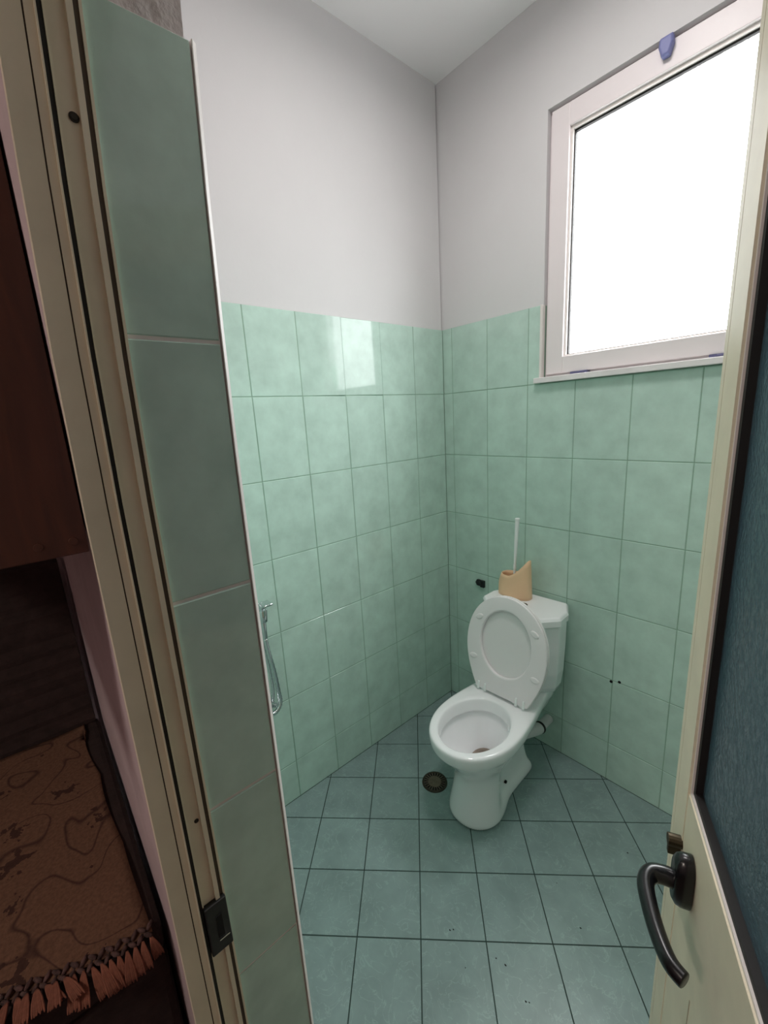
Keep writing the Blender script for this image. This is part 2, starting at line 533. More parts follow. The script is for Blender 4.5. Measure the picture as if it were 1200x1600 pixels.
FS, FA, FX, FY = 0.1976, 0.7867, 0.0114, -0.8529
ca, sa = math.cos(FA), math.sin(FA)
for r in range(-12, 14):
    for c in range(-12, 16):
        g = 0.0019
        q = [(FS * c + g, -(FS * r + g)), (FS * (c + 1) - g, -(FS * r + g)), (FS * (c + 1) - g, -(FS * (r + 1) - g)), (FS * c + g, -(FS * (r + 1) - g))]
        q = [(FX + ca * x - sa * y, FY + sa * x + ca * y) for x, y in q]
        for (a, b, k) in ((-1, 0, -0.001), (1, 0, XR - 0.001), (0, 1, -0.001), (0, -1, 1.60)):
            q = clip(q, a, b, k)
            if len(q) < 3: break
        if len(q) < 3: continue
        # inside the doorway the floor narrows to the opening
        if min(p[1] for p in q) < YF and (max(p[0] for p in q) < JX or min(p[0] for p in q) > DX1): 
            q = clip(q, 0, -1, -YF)
            if len(q) < 3: continue
        top = [bm.verts.new((x, y, 0.0)) for x, y in q]
        bot = [bm.verts.new((x, y, -0.008)) for x, y in q]
        bm.faces.new(top)
        for i in range(len(q)):
            j = (i + 1) % len(q)
            bm.faces.new((top[i], bot[i], bot[j], top[j]))
        bm.faces.new(list(reversed(bot)))
box(bm, -0.1, XR + 0.1, -1.60, 0.16, -0.08, -0.0012, 1)
tag(link('floor', bm, [m_ftile, m_fgrout]), 'teal bathroom floor tiles laid diagonally with dark joints', 'floor', kind='structure')
bm = bmesh.new(); box(bm, -0.12, XR + 0.1, YF, 0.16, CEIL, CEIL + 0.08)
tag(link('ceiling', bm, m_ceil), 'white bathroom ceiling', 'ceiling', kind='structure')

# ---- the hall around the camera
HY = -3.6
bm = bmesh.new(); box(bm, HX0 - 0.1, HX1 + 0.1, HY - 0.1, -1.60, -0.08, 0.0)
tag(link('floor_hall', bm, m_hallfloor), 'brown floor of the hall outside the door', 'floor', kind='structure')
bm = bmesh.new(); box(bm, HX0 - 0.1, HX1 + 0.1, HY - 0.1, YF, CEIL - 0.3, CEIL - 0.22)
bmesh.ops.translate(bm, verts=bm.verts, vec=(0, YO - YF, 0))
tag(link('ceiling_hall', bm, m_ceil), 'ceiling of the dim hall', 'ceiling', kind='structure')
bm = bmesh.new(); box(bm, HX0 - 0.1, HX0, HY, YO, 0, CEIL - 0.3)
tag(link('wall_hall_left', bm, m_hallwall), 'far end wall of the hall behind the sofa', 'wall', kind='structure')
bm = bmesh.new(); box(bm, HX1, HX1 + 0.1, HY, YO, 0, CEIL - 0.3)
tag(link('wall_hall_right', bm, m_hallwall), 'hall wall to the right of the doorway', 'wall', kind='structure')
bm = bmesh.new(); box(bm, HX0 - 0.1, HX1 + 0.1, HY - 0.1, HY, 0, CEIL - 0.3)
tag(link('wall_hall_back', bm, m_hallwall), 'hall wall opposite the bathroom door', 'wall', kind='structure')

# ------------------------------------------------------------------ aluminium door frame
frame = tag(empty('door_frame', (JX, -1.577, 0)), 'cream aluminium door frame with a black gasket line along the left jamb', 'door frame', kind='structure')


def fprism(bm, y0, y1, x1, mi=0, x0=JX - 0.011, z0=0.0, z1=DZ, mirror=False):
    poly = [(x0, y0), (x1, y0), (x1, y1), (x0, y1)]
    if mirror: poly = [(JX + DX1 - x, y) for x, y in poly]
    poly = [(x - JX, y + 1.577) for x, y in poly]
    def f(x, y, z):
        t = max(0.0, (z - 1.45) / 0.5)
        return (x, y + (0 if mirror else 0.014 * t * t), z)
    prism(bm, poly, z0, z1, mi, f, 14)


def jamb(mirror):
    bm = bmesh.new()
    fprism(bm, -1.609, -1.5897, JX + 0.006, 0, mirror=mirror)          # outer flange
    fprism(bm, -1.5897, -1.5883, JX + 0.0045, 1, mirror=mirror)        # groove
    fprism(bm, -1.5883, -1.581, JX + 0.006, 0, mirror=mirror)
    fprism(bm, -1.581, -1.5795, JX + 0.0085, 0, mirror=mirror)          # lip beside the gasket
    fprism(bm, -1.5745, -1.573, JX + 0.003, 0, mirror=mirror)
    fprism(bm, -1.573, -1.5575, JX + 0.001, 0, mirror=mirror)          # screw strip
    fprism(bm, -1.5575, -1.5520, JX + 0.006, 0, mirror=mirror)         # ridge
    fprism(bm, -1.5520, -1.5470, JX + 0.002, 1, mirror=mirror)         # recess
    fprism(bm, -1.5470, -1.5445, JX + 0.004, 0, mirror=mirror)
    return bm


link('jamb_profile', jamb(False), [m_alu, m_alu_line], frame)
link('jamb_profile', jamb(True), [m_alu, m_alu_line], frame)
bm = bmesh.new()
box(bm, -0.011, DX1 - JX + 0.011, -0.032, 0.033, DZ - 0.05, DZ - 0.001)
link('head_profile', bm, m_alu, frame)
bm = bmesh.new(); fprism(bm, -1.5795, -1.5745, JX + 0.0005, 0)
tag(link('gasket', bm, m_gasket, frame), 'black rubber gasket')
# strike plate
bm = bmesh.new()
y0, y1 = -1.5745 + 1.577, -1.5455 + 1.577
box(bm, -0.004, 0.0095, y0, y1, 0.853, 0.936)
sp = tag(link('strike_plate', bm, m_blackm, frame, bevel=0.0015), 'black steel strike plate')
bm = bmesh.new(); box(bm, 0.008, 0.0102, y0 + 0.012, y0 + 0.020, 0.878, 0.915)
link('latch_slot', bm, m_hole, sp)
bm = bmesh.new(); box(bm, 0.0092, 0.0112, y0 + 0.012, y1 - 0.003, 0.8735, 0.8755)
link('latch_lip', bm, m_chrome, sp)
for zz, rr in ((1.567 + 0.538 * 0.527, 0.0042), (1.567 - 0.943 * 0.527, 0.0028)):
    bm = bmesh.new()
    t = max(0.0, (zz - 1.45) / 0.5)
    yy = -1.562 + 1.577 + 0.014 * t * t
    tube(bm, [(0.0, yy, zz), (0.0022, yy, zz), (0.0028, yy, zz)], [rr, rr, rr * 0.6], 14)
    link('screw', bm, m_screw, frame)

# ------------------------------------------------------------------ door leaf, open into the bathroom
TH_L = math.radians(-65)
FE = Vector((1.2986, -0.9925, 0))
E_ = Vector((math.cos(TH_L), math.sin(TH_L), 0))      # from the free edge towards the hinges
N_ = Vector((E_.y, -E_.x, 0))                         # out of the hall-side face, towards the camera
if N_.x > 0: N_ = -N_
door = tag(empty('door_1', FE), 'cream aluminium door standing open, dark patterned glass above a cream panel', 'door', kind='structure')


def dp(s, n, z):
    p = E_ * s + N_ * n
    return (p.x, p.y, z)


def dbox(bm, s0, s1, n0, n1, z0, z1, mi=0):
    v = [bm.verts.new(dp(s, n, z)) for s, n, z in ((s0, n0, z0), (s1, n0, z0), (s1, n1, z0), (s0, n1, z0), (s0, n0, z1), (s1, n0, z1), (s1, n1, z1), (s0, n1, z1))]
    for f in ((0, 3, 2, 1), (4, 5, 6, 7), (0, 1, 5, 4), (1, 2, 6, 5), (2, 3, 7, 6), (3, 0, 4, 7)):
        bm.faces.new([v[i] for i in f]).material_index = mi


LW, LZ0, LZ1 = 0.615, 0.012, 2.03
GZ0, GZ1 = 1.045, 1.925           # glazed part
SW = 0.060                        # stile width
bm = bmesh.new()
dbox(bm, 0.0135, SW, -0.04, 0, LZ0, LZ1)
dbox(bm, 0.0, 0.012, -0.04, 0, LZ0, LZ1)
dbox(bm, 0.012, 0.0135, -0.04, -0.0015, LZ0, LZ1, 1)
link('lock_stile', bm, [m_alu, m_alu_line], door)
bm = bmesh.new(); dbox(bm, LW - SW, LW, -0.04, 0, LZ0, LZ1); link('hinge_stile', bm, m_alu, door)
bm = bmesh.new(); dbox(bm, SW, LW - SW, -0.04, 0, GZ1, LZ1); link('top_rail', bm, m_alu, door)
bm = bmesh.new()
dbox(bm, SW, LW - SW, -0.036, -0.001, LZ0, GZ0)
for k in range(1, 5):
    s = SW + (LW - 2 * SW) * k / 5
    dbox(bm, s - 0.0008, s + 0.0008, -0.03, -0.0004, LZ0 + 0.08, GZ0 - 0.22, 1)
link('lower_panel', bm, [m_alu, m_alu_seam], door)
# glazing bead and black gasket around the pane
bm = bmesh.new()
for s0, s1, z0, z1 in ((SW, SW + 0.0035, GZ0, GZ1), (LW - SW - 0.0035, LW - SW, GZ0, GZ1), (SW + 0.0035, LW - SW - 0.0035, GZ0, GZ0 + 0.0045), (SW + 0.0035, LW - SW - 0.0035, GZ1 - 0.0045, GZ1)):
    dbox(bm, s0, s1, -0.034, -0.003, z0, z1)
link('glazing_bead', bm, m_bead, door)
bm = bmesh.new()
a, b_ = SW + 0.0035, LW - SW - 0.0035
GW = 0.0075
for s0, s1, z0, z1 in ((a, a + GW, GZ0 + 0.0045, GZ1 - 0.0045), (b_ - GW, b_, GZ0 + 0.0045, GZ1 - 0.0045), (a + GW, b_ - GW, GZ0 + 0.0045, GZ0 + 0.0045 + GW), (a + GW, b_ - GW, GZ1 - 0.0045 - GW, GZ1 - 0.0045)):
    dbox(bm, s0, s1, -0.03, -0.0055, z0, z1)
tag(link('glass_gasket', bm, m_gasket, door), 'dark brown rubber gasket')
bm = bmesh.new(); dbox(bm, a + 0.004, b_ - 0.004, -0.019, -0.014, GZ0 + 0.009, GZ1 - 0.009)
tag(link('glass_pane', bm, m_dglass, door), 'dark teal patterned glass')
# lock cylinder
bm = bmesh.new()
tube(bm, [dp(0.056, -0.002, 0.957), dp(0.056, 0.016, 0.957)], 0.0085, 14)
dbox(bm, 0.052, 0.060, -0.002, 0.015, 0.935, 0.955)
tag(link('lock_cylinder', bm, m_brass, door, bevel=0.001), 'dark brass lock cylinder')
# black lever handle
hb = bmesh.new()
SB, ZB = 0.113, 0.957
loft(hb, [[dp(SB + w * math.cos(t) * 0.0165 * (1 if abs(math.cos(t)) > 0 else 1), n, ZB + w * 0.040 * math.copysign(abs(math.sin(t)) ** 0.6, math.sin(t))) for t in [2 * math.pi * k / 24 for k in range(24)]]
          for n, w in ((0.0, 1.0), (0.010, 1.0), (0.016, 0.93), (0.020, 0.75))])
handle = tag(link('handle', hb, m_black, door, smooth=True, bevel=0.001), 'black enamelled lever handle')
bm = bmesh.new()
path = smooth_path([dp(SB, 0.014, ZB - 0.004), dp(SB - 0.001, 0.030, ZB - 0.003), dp(SB + 0.003, 0.044, ZB - 0.003), dp(SB + 0.018, 0.052, ZB - 0.004), dp(SB + 0.045, 0.051, ZB - 0.006),
                    dp(SB + 0.075, 0.046, ZB - 0.008), dp(SB + 0.098, 0.038, ZB - 0.010), dp(SB + 0.110, 0.026, ZB - 0.011)], 6)
tube(bm, path, [(0.0112 - 0.0025 * i / len(path), 0.0125 - 0.002 * i / len(path)) for i in range(len(path))], 16)
link('lever', bm, m_black, handle, smooth=True, bevel=0.002)
# hinges at the far edge
for z in (0.25, 1.05, 1.80):
    bm = bmesh.new(); tube(bm, [dp(LW + 0.006, 0.004, z), dp(LW + 0.006, 0.004, z + 0.09)], 0.007, 12)
    link('hinge', bm, m_alu, door, smooth=True, bevel=0.001)

# ------------------------------------------------------------------ window
win = tag(empty('window_1', (0.885, 0.02, WZ0)), 'cream framed window with white blown out daylight above a thin marble sill', 'window', kind='structure')


def wbox(bm, x0, x1, y0, y1, z0, z1, mi=0):
    box(bm, x0 - 0.885, x1 - 0.885, y0 - 0.02, y1 - 0.02, z0 - WZ0, z1 - WZ0, mi)


def ring_frame(bm, x0, x1, z0, z1, wl, wb, wt, y0, y1, mi=0):
    wbox(bm, x0, x0 + wl, y0, y1, z0, z1, mi); wbox(bm, x1 - wl, x1, y0, y1, z0, z1, mi)
    wbox(bm, x0 + wl, x1 - wl, y0, y1, z0, z0 + wb, mi); wbox(bm, x0 + wl, x1 - wl, y0, y1, z1 - wt, z1, mi)


bm = bmesh.new()                                                    # fixed frame
ring_frame(bm, WX0 + 0.001, WX1 - 0.001, WZ0 + 0.001, WZ1 - 0.001, 0.018, 0.012, 0.018, 0.030, 0.085)
link('window_frame', bm, m_pvc, win, bevel=0.001)
bm = bmesh.new()                                                    # opening sash in front
ring_frame(bm, 0.527, 1.243, WZ0 + 0.010, 2.594, 0.066, 0.062, 0.070, 0.014, 0.066)
link('sash', bm, m_pvc, win, bevel=0.002)
bm = bmesh.new()
ring_frame(bm, 0.593, 1.177, 1.760, 2.524, 0.008, 0.006, 0.010, 0.026, 0.052)
link('glazing_bead', bm, m_bead, win)
bm = bmesh.new()
ring_frame(bm, 0.601, 1.169, 1.766, 2.514, 0.004, 0.003, 0.006, 0.036, 0.050)
link('glass_gasket', bm, m_gasket, win)
bm = bmesh.new(); wbox(bm, 0.602, 1.168, 0.041, 0.045, 1.767, 2.513)
link('glass_pane', bm, m_clear, win)
bm = bmesh.new()
prof = [(-0.017, 0.030), (0.017, 0.030), (0.019, 0.008), (0.010, -0.020), (-0.010, -0.020), (-0.019, 0.008)]
rr = []
for y, k in ((0.014, 1.0), (-0.004, 1.0), (-0.010, 0.8)):
    rr.append([(0.884 + x * k - 0.885, y - 0.02, 2.572 + z * k - WZ0) for x, z in prof])
loft(bm, rr)
tag(link('window_catch', bm, m_catch, win, bevel=0.003), 'blue grey catch at the top of the sash')
for hx in (0.662, 1.095):
    bm = bmesh.new(); wbox(bm, hx - 0.032, hx + 0.032, 0.006, 0.03, WZ0 + 0.0005, WZ0 + 0.0105)
    tube(bm, [(hx - 0.885 - 0.012, -0.013, 0.006), (hx - 0.885 + 0.022, -0.013, 0.006)], 0.0045, 10)
    tag(link('window_hinge', bm, m_steelblue, win), 'blue grey hinge at the bottom of the sash')
bm = bmesh.new(); box(bm, WX0 - 0.022, WX1 + 0.022, -0.022, WT + 0.03, WZ0 - 0.021, WZ0)
tag(link('trim_3', bm, m_marble, bevel=0.002), 'thin white marble window sill', 'window sill', kind='structure')
bm = bmesh.new()
box(bm, WX0 - 0.008, WX0 + 0.001, -0.004, 0.020, WZ0, TOP)
tag(link('trim_4', bm, m_bead, bevel=0.001), 'white corner bead at the left edge of the window opening', 'edge trim', kind='structure')

# ------------------------------------------------------------------ toilet
toilet = tag(empty('toilet', (0.53, 0.0, 0.0), math.radians(2.8)), 'white ceramic toilet with raised seat and lid standing against the back wall', 'toilet')
NF, NR, NB = 18, 12, 4


def outline(z, F, c, B, hw, hb, k=1.0, inset=0.0):
    """closed ring of the toilet's plan at height z; u = distance from the wall"""
    F, B, hw, hb = F - inset, B + inset, hw - inset, hb - inset
    half = []
    for i in range(NF + 1):
        t = math.pi / 2 * i / NF
        half.append((c + (F - c) * math.cos(t) ** 0.95, hw * math.sin(t) ** 0.95))
    for i in range(1, NR + 1):
        s = i / NR
        e = min(1.0, s * k)
        e = e * e * (3 - 2 * e)
        half.append((c - (c - B) * s, hw + (hb - hw) * e))
    for i in range(1, NB):
        t = i / NB
        half.append((B - 0.012 * math.sin(math.pi / 2 * t), hb * (1 - t)))
    pts = half + [(B - 0.012, 0.0)] + [(u, -w) for u, w in reversed(half[1:])]
    return [(w, -u, z) for u, w in pts]


bm = bmesh.new()
rings = [
    outline(0.0, 0.617, 0.50, 0.178, 0.109, 0.078, 2.2),
    outline(0.012, 0.617, 0.50, 0.178, 0.109, 0.078, 2.2),
    outline(0.040, 0.612, 0.50, 0.182, 0.105, 0.074, 2.6),
    outline(0.052, 0.609, 0.50, 0.190, 0.103, 0.058, 4.0),
    outline(0.110, 0.596, 0.49, 0.205, 0.095, 0.052, 4.0),
    outline(0.170, 0.588, 0.48, 0.220, 0.089, 0.050, 4.0),
    outline(0.215, 0.596, 0.48, 0.215, 0.093, 0.056, 3.0),
    outline(0.255, 0.620, 0.48, 0.180, 0.112, 0.074, 2.0),
    outline(0.295, 0.652, 0.48, 0.110, 0.135, 0.100, 1.4),
    outline(0.325, 0.678, 0.48, 0.080, 0.152, 0.108, 1.2),
    outline(0.343, 0.694, 0.48, 0.070, 0.161, 0.114, 1.1),
    outline(0.352, 0.702, 0.48, 0.067, 0.167, 0.117, 1.0),
    outline(0.388, 0.705, 0.48, 0.065, 0.169, 0.118, 1.0),
    outline(0.396, 0.705, 0.48, 0.065, 0.169, 0.118, 1.0, 0.003),
    outline(0.400, 0.705, 0.48, 0.065, 0.169, 0.118, 1.0, 0.010),
]
CU = 0.512
base_angles = [math.atan2(p[0], -p[1] - CU) for p in outline(0.4, 0.705, 0.48, 0.065, 0.169, 0.118, 1.0, 0.010)]


def oval(z, c, a, b):
    # same number of points; each at the angle of its partner on the outer edge
    return [(b * math.sin(t), -(c + a * math.cos(t)), z) for t in base_angles]


rings += [oval(0.400, CU, 0.168, 0.134), oval(0.397, CU, 0.161, 0.127), oval(0.388, CU, 0.157, 0.124), oval(0.350, CU, 0.152, 0.119), oval(0.346, CU, 0.152, 0.119),
          oval(0.343, CU, 0.154, 0.121), oval(0.342, CU, 0.166, 0.132), oval(0.338, CU, 0.168, 0.134), oval(0.322, CU, 0.164, 0.130),
          oval(0.285, CU - 0.005, 0.140, 0.110), oval(0.250, CU - 0.020, 0.112, 0.088), oval(0.222, CU - 0.042, 0.080, 0.063),
          oval(0.200, CU - 0.060, 0.052, 0.046), oval(0.185, CU - 0.066, 0.042, 0.038), oval(0.13, CU - 0.075, 0.036, 0.034)]
R = loft(bm, rings)
for f in bm.faces:
    if f.calc_center_median().z < 0.21 and all(v in set(sum(R[-4:], [])) for v in f.verts): f.material_index = 1
bowl = link('bowl', bm, [m_ceramic, m_limescale], toilet, smooth=True)
sd = bowl.modifiers.new('subsurf', 'SUBSURF'); sd.levels = 1; sd.render_levels = 1
bm = bmesh.new()
loft(bm, [oval(0.172, CU - 0.068, 0.0395, 0.0365), oval(0.1725, CU - 0.068, 0.0395, 0.0365)])
link('water', bm, mat('still_water', (70, 72, 70), rough=0.03), bowl)
for sgn in (1, -1):
    bm = bmesh.new(); tube(bm, [(sgn * 0.058, -0.385, 0.075), (sgn * 0.0650, -0.385, 0.075)], 0.0065, 10)
    tag(link('bolt_hole', bm, m_hole, bowl), 'dark fixing hole')

OCT = [(-0.140, 0.026), (0.140, 0.026), (0.176, 0.105), (0.178, 0.178), (0.117, 0.245), (-0.117, 0.245), (-0.178, 0.178), (-0.176, 0.105)]


def octo(z, sx, u_front, u_back=0.026, off=0.0):
    out = []
    for x, u in OCT:
        t = (u - 0.026) / (0.245 - 0.026)
        out.append((x * sx, -(u_back + (u_front - u_back) * t), z))
    return out


bm = bmesh.new()
loft(bm, [octo(0.4005, 0.80, 0.188, 0.036), octo(0.43, 0.86, 0.205, 0.033), octo(0.50, 0.915, 0.222, 0.031), octo(0.60, 0.945, 0.230, 0.030), octo(0.722, 0.960, 0.236, 0.029)])
cistern = link('cistern', bm, m_ceramic, toilet, bevel=0.008, segs=3)
bm = bmesh.new()
loft(bm, [octo(0.7225, 0.99, 0.243), octo(0.728, 1.0, 0.246), octo(0.752, 1.0, 0.246), octo(0.764, 0.965, 0.238, 0.032)])
clid = link('cistern_lid', bm, m_ceramic, cistern, bevel=0.005, segs=3)
bm = bmesh.new()
tube(bm, [(0.007, -0.161, 0.762), (0.007, -0.161, 0.7675)], 0.019, 24)
tube(bm, [(0.007, -0.161, 0.7675), (0.007, -0.161, 0.770)], 0.014, 24)
tag(link('flush_button', bm, m_black, clid, smooth=True, bevel=0.001), 'dark round flush button')

# seat ring and lid, both raised and leaning on the cistern
HU, HZ, LEAN = 0.312, 0.409, math.radians(8.0)


def seat_pt(w, v, d):
    """w across, v up from the hinge, d out towards the bowl's front"""
    y = -(HU - v * math.sin(LEAN) + d * math.cos(LEAN))
    z = HZ + v * math.cos(LEAN) + d * math.sin(LEAN)
    return (w, y, z)


def dshape(scale=1.0, n=40, L=0.425, W=0.180, W0=0.116, vm=0.205):
    half = []
    for i in range(n + 1):
        t = i / n
        v = L * (1 - math.cos(math.pi * t)) / 2
        if v <= vm: w = W0 + (W - W0) * math.sin(math.pi / 2 * v / vm) ** 0.9
        else: w = W * math.sqrt(max(0.0, 1 - ((v - vm) / (L - vm)) ** 2.15))
        half.append((w, v))
    # round the two lower corners
    half[0] = (W0 - 0.008, 0.0)
    nb = 12
    flat = [(-half[0][0] + 2 * half[0][0] * k / nb, 0.0) for k in range(1, nb)]
    pts = [(w, v) for w, v in half] + [(-w, v) for w, v in reversed(half[:-1])] + flat
    cx, cv = 0.0, L * 0.5
    return [(cx + (w - cx) * scale, cv + (v - cv) * scale) for w, v in pts]


HOLE_C, HOLE_A, HOLE_B = 0.226, 0.139, 0.112
outer = dshape()
ang = [math.atan2(w, v - HOLE_C) for w, v in outer]


def hole(s, d):
    return [seat_pt(s * HOLE_B * math.sin(t), HOLE_C + s * HOLE_A * math.cos(t), d) for t in ang]


def ringp(scale, d):
    return [seat_pt(w, v, d) for w, v in dshape(scale)]


bm = bmesh.new()
R = loft(bm, [ringp(0.985, 0.002), ringp(1.0, 0.006), ringp(1.0, 0.012), ringp(0.985, 0.017), hole(1.06, 0.017), hole(1.0, 0.013), hole(1.0, 0.004), hole(1.03, 0.002)], False, False)
n = len(outer)
for i in range(n):
    bm.faces.new((R[-1][i], R[-1][(i + 1) % n], R[0][(i + 1) % n], R[0][i]))
seat = link('seat', bm, m_plastic, toilet, smooth=True)
seat.modifiers.new('wn', 'WEIGHTED_NORMAL')
for w, v, rot in ((-0.124, 0.312, 0.5), (0.124, 0.312, -0.5), (-0.140, 0.132, 0.1), (0.140, 0.132, -0.1)):
    bm = bmesh.new()
    rr = []
    for d, k in ((0.015, 1.0), (0.0185, 1.0), (0.0205, 0.75)):
        rr.append([seat_pt(w + k * (0.019 * math.cos(t) * math.cos(rot) - 0.0115 * math.sin(t) * math.sin(rot)), v + k * (0.019 * math.cos(t) * math.sin(rot) + 0.0115 * math.sin(t) * math.cos(rot)), d) for t in [2 * math.pi * j / 16 for j in range(16)]])
    loft(bm, rr)
    link('bumper', bm, m_plastic, seat, smooth=False, bevel=0.001)
bm = bmesh.new()
loft(bm, [ringp(0.90, -0.018), ringp(0.97, -0.014), ringp(1.005, -0.008), ringp(1.005, -0.001), ringp(0.99, 0.0005)])
lid = link('lid', bm, m_plastic2, toilet, smooth=False, bevel=0.0015)
for sgn in (1, -1):
    bm = bmesh.new()
    w = sgn * 0.088
    tube(bm, [(w, -HU + 0.004, 0.399), (w, -HU + 0.004, 0.408)], 0.014, 16)
    tube(bm, [(w - 0.022, -HU - 0.008, 0.413), (w + 0.022, -HU - 0.008, 0.413)], 0.0065, 12)
    for q in (-0.016, 0.016):
        a_ = [seat_pt(w + q - 0.005, -0.004, 0.016), seat_pt(w + q + 0.005, -0.004, 0.016), seat_pt(w + q + 0.004, 0.030, 0.016), seat_pt(w + q - 0.004, 0.030, 0.016)]
        b2 = [seat_pt(w + q - 0.005, -0.004, 0.022), seat_pt(w + q + 0.005, -0.004, 0.022), seat_pt(w + q + 0.004, 0.028, 0.021), seat_pt(w + q - 0.004, 0.028, 0.021)]
        loft(bm, [a_, b2])
    link('hinge', bm, m_white, toilet, bevel=0.001)
# waste pipe behind the pedestal
bm = bmesh.new()
tube(bm, smooth_path([(0.030, -0.235, 0.185), (0.048, -0.17, 0.172), (0.060, -0.125, 0.162), (0.064, -0.100, 0.158)], 4), 0.025, 20)
link('waste_pipe', bm, m_pipe, toilet, smooth=True, bevel=0.001)
bm = bmesh.new()
tube(bm, [(0.064, -0.096, 0.158), (0.066, -0.012, 0.156)], 0.021, 20)
link('wall_pipe', bm, m_pipe, toilet, smooth=False, bevel=0.001)
bm = bmesh.new()
tube(bm, [(0.064, -0.102, 0.158), (0.0645, -0.090, 0.1575)], 0.0275, 20)
tag(link('pipe_collar', bm, m_gasket, toilet, smooth=False, bevel=0.002), 'black rubber pipe collar')

# ------------------------------------------------------------------ brush holder and brush on the cistern
ZT = 0.7645
BX, BY = 0.468, -0.094
holder = empty('toilet_brush_holder', (BX, BY, ZT))
tag(holder, 'beige plastic brush holder with one tall side standing on the cistern', 'brush holder')


def cup(scale, zf):
    pts = []
    for k in range(48):
        t = 2 * math.pi * k / 48
        cx = math.copysign(abs(math.cos(t)) ** 0.8, math.cos(t)); sy = math.copysign(abs(math.sin(t)) ** 0.8, math.sin(t))
        pts.append((cx, sy))
    return pts


def top_h(cx):
    # low on the left, sweeping up to a peak on the right
    t = max(0.0, (cx + 0.25) / 1.25)
    return 0.098 + 0.078 * (t ** 1.5)


bm = bmesh.new()
rr = []
base_pts = cup(1, 0)
for frac in [0, 0.1, 0.25, 0.4, 0.55, 0.7, 0.85, 1.0]:
    ring = []
    for cx, sy in base_pts:
        z = top_h(cx) * frac
        k = 1.0 - 0.9 * max(0.0, z) * 1.0
        bul = 0.075 * (1 - 0.10 * (z / 0.17)) if cx > 0 else 0.080 * (1 - 0.20 * max(0.0, (z - 0.03) / 0.07) ** 2 if z > 0.03 else 1)
        ring.append((cx * bul, sy * 0.042 * (1 - 0.12 * z / 0.17), z))
    rr.append(ring)
R = loft(bm, rr, True, False)
cup_o = link('cup', bm, m_beige, holder, smooth=True)
so = cup_o.modifiers.new('solid', 'SOLIDIFY'); so.thickness = 0.004; so.offset = -1
brush = tag(empty('toilet_brush', (BX - 0.006, BY, ZT + 0.006)), 'white plastic toilet brush standing in the beige holder', 'toilet brush')
bm = bmesh.new()
tube(bm, [(0, 0, 0.03), (0.000, 0, 0.115), (0.0005, 0, 0.117), (0.001, 0, 0.135), (0.0012, 0, 0.137), (0.006, 0, 0.24), (0.011, 0, 0.338), (0.0112, 0, 0.340), (0.0115, 0, 0.347)],
     [0.005, 0.005, 0.0065, 0.0065, 0.0055, 0.0078, 0.0092, 0.0102, 0.0102], 16)
link('brush_handle', bm, m_white, brush, smooth=False, bevel=0.0006)
bm = bmesh.new()
random.seed(3)
tube(bm, [(0, 0, 0.0), (0, 0, 0.01), (0, 0, 0.06), (0, 0, 0.07)], [0.018, 0.032, 0.032, 0.015], 18)
link('bristles', bm, m_white, brush, smooth=True)

# ------------------------------------------------------------------ small fittings in the bathroom
drain = tag(empty('floor_drain', (0.356, -0.538, 0.0)), 'round bronze floor drain grate left of the toilet base', 'floor drain')
bm = bmesh.new()
NN = 40
def circ(r, z): return [(r * math.cos(2 * math.pi * k / NN), r * math.sin(2 * math.pi * k / NN), z) for k in range(NN)]
loft(bm, [circ(0.055, 0.0002), circ(0.054, 0.003), circ(0.046, 0.0042), circ(0.044, 0.0022), circ(0.030, 0.0022)], True, True)
link('rim', bm, m_drain, drain)
bm = bmesh.new()
loft(bm, [circ(0.0285, 0.0022), circ(0.028, 0.0042), circ(0.022, 0.0050)], True, True)
for k in range(22):
    a = 2 * math.pi * k / 22
    d = Vector((math.cos(a), math.sin(a), 0)); p = Vector((-d.y, d.x, 0)) * 0.0016
    q0, q1 = d * 0.027, d * 0.045
    v = [bm.verts.new((*(q + s).xy, z)) for z in (0.0022, 0.0040) for q, s in ((q0, p), (q1, p), (q1, -p), (q0, -p))]
    for f in ((3, 2, 1, 0), (4, 5, 6, 7), (0, 1, 5, 4), (1, 2, 6, 5), (2, 3, 7, 6), (3, 0, 4, 7)): bm.faces.new([v[i] for i in f])
link('grate', bm, m_grate, drain)
bm = bmesh.new()
loft(bm, [[(r * math.cos(2 * math.pi * k / NN), r * math.sin(2 * math.pi * k / NN), z) for k in range(NN)] for r, z in ((0.0455, 0.0021), (0.0455, 0.0026))], True, True)
link('drain_pit', bm, m_hole, drain)

# crumbs of dirt on the floor tiles
bm = bmesh.new()
random.seed(5)
CRUMBS = [(0.756, -0.909), (1.003, -0.885), (1.027, -0.613), (0.846, -0.947), (0.921, -0.858), (1.037, -0.269), (0.893, -0.864), (0.762, -0.900), (0.915, -0.544), (1.010, -0.880)]
for px_, py_ in CRUMBS:
    r_ = random.uniform(0.0012, 0.0024); a_ = random.uniform(0, 3)
    ring = [(px_ + r_ * (1.7 if k % 4 < 2 else 0.8) * math.cos(a_ + k * 1.05), py_ + r_ * math.sin(a_ + k * 1.05)) for k in range(6)]
    loft(bm, [[(x, y, 0.0001) for x, y in ring], [(px_ + (x - px_) * 0.6, py_ + (y - py_) * 0.6, 0.0014) for x, y in ring]])
tag(link('floor_crumbs', bm, m_hole), 'dark crumbs of dirt scattered over the front floor tiles', 'dirt', kind='stuff')

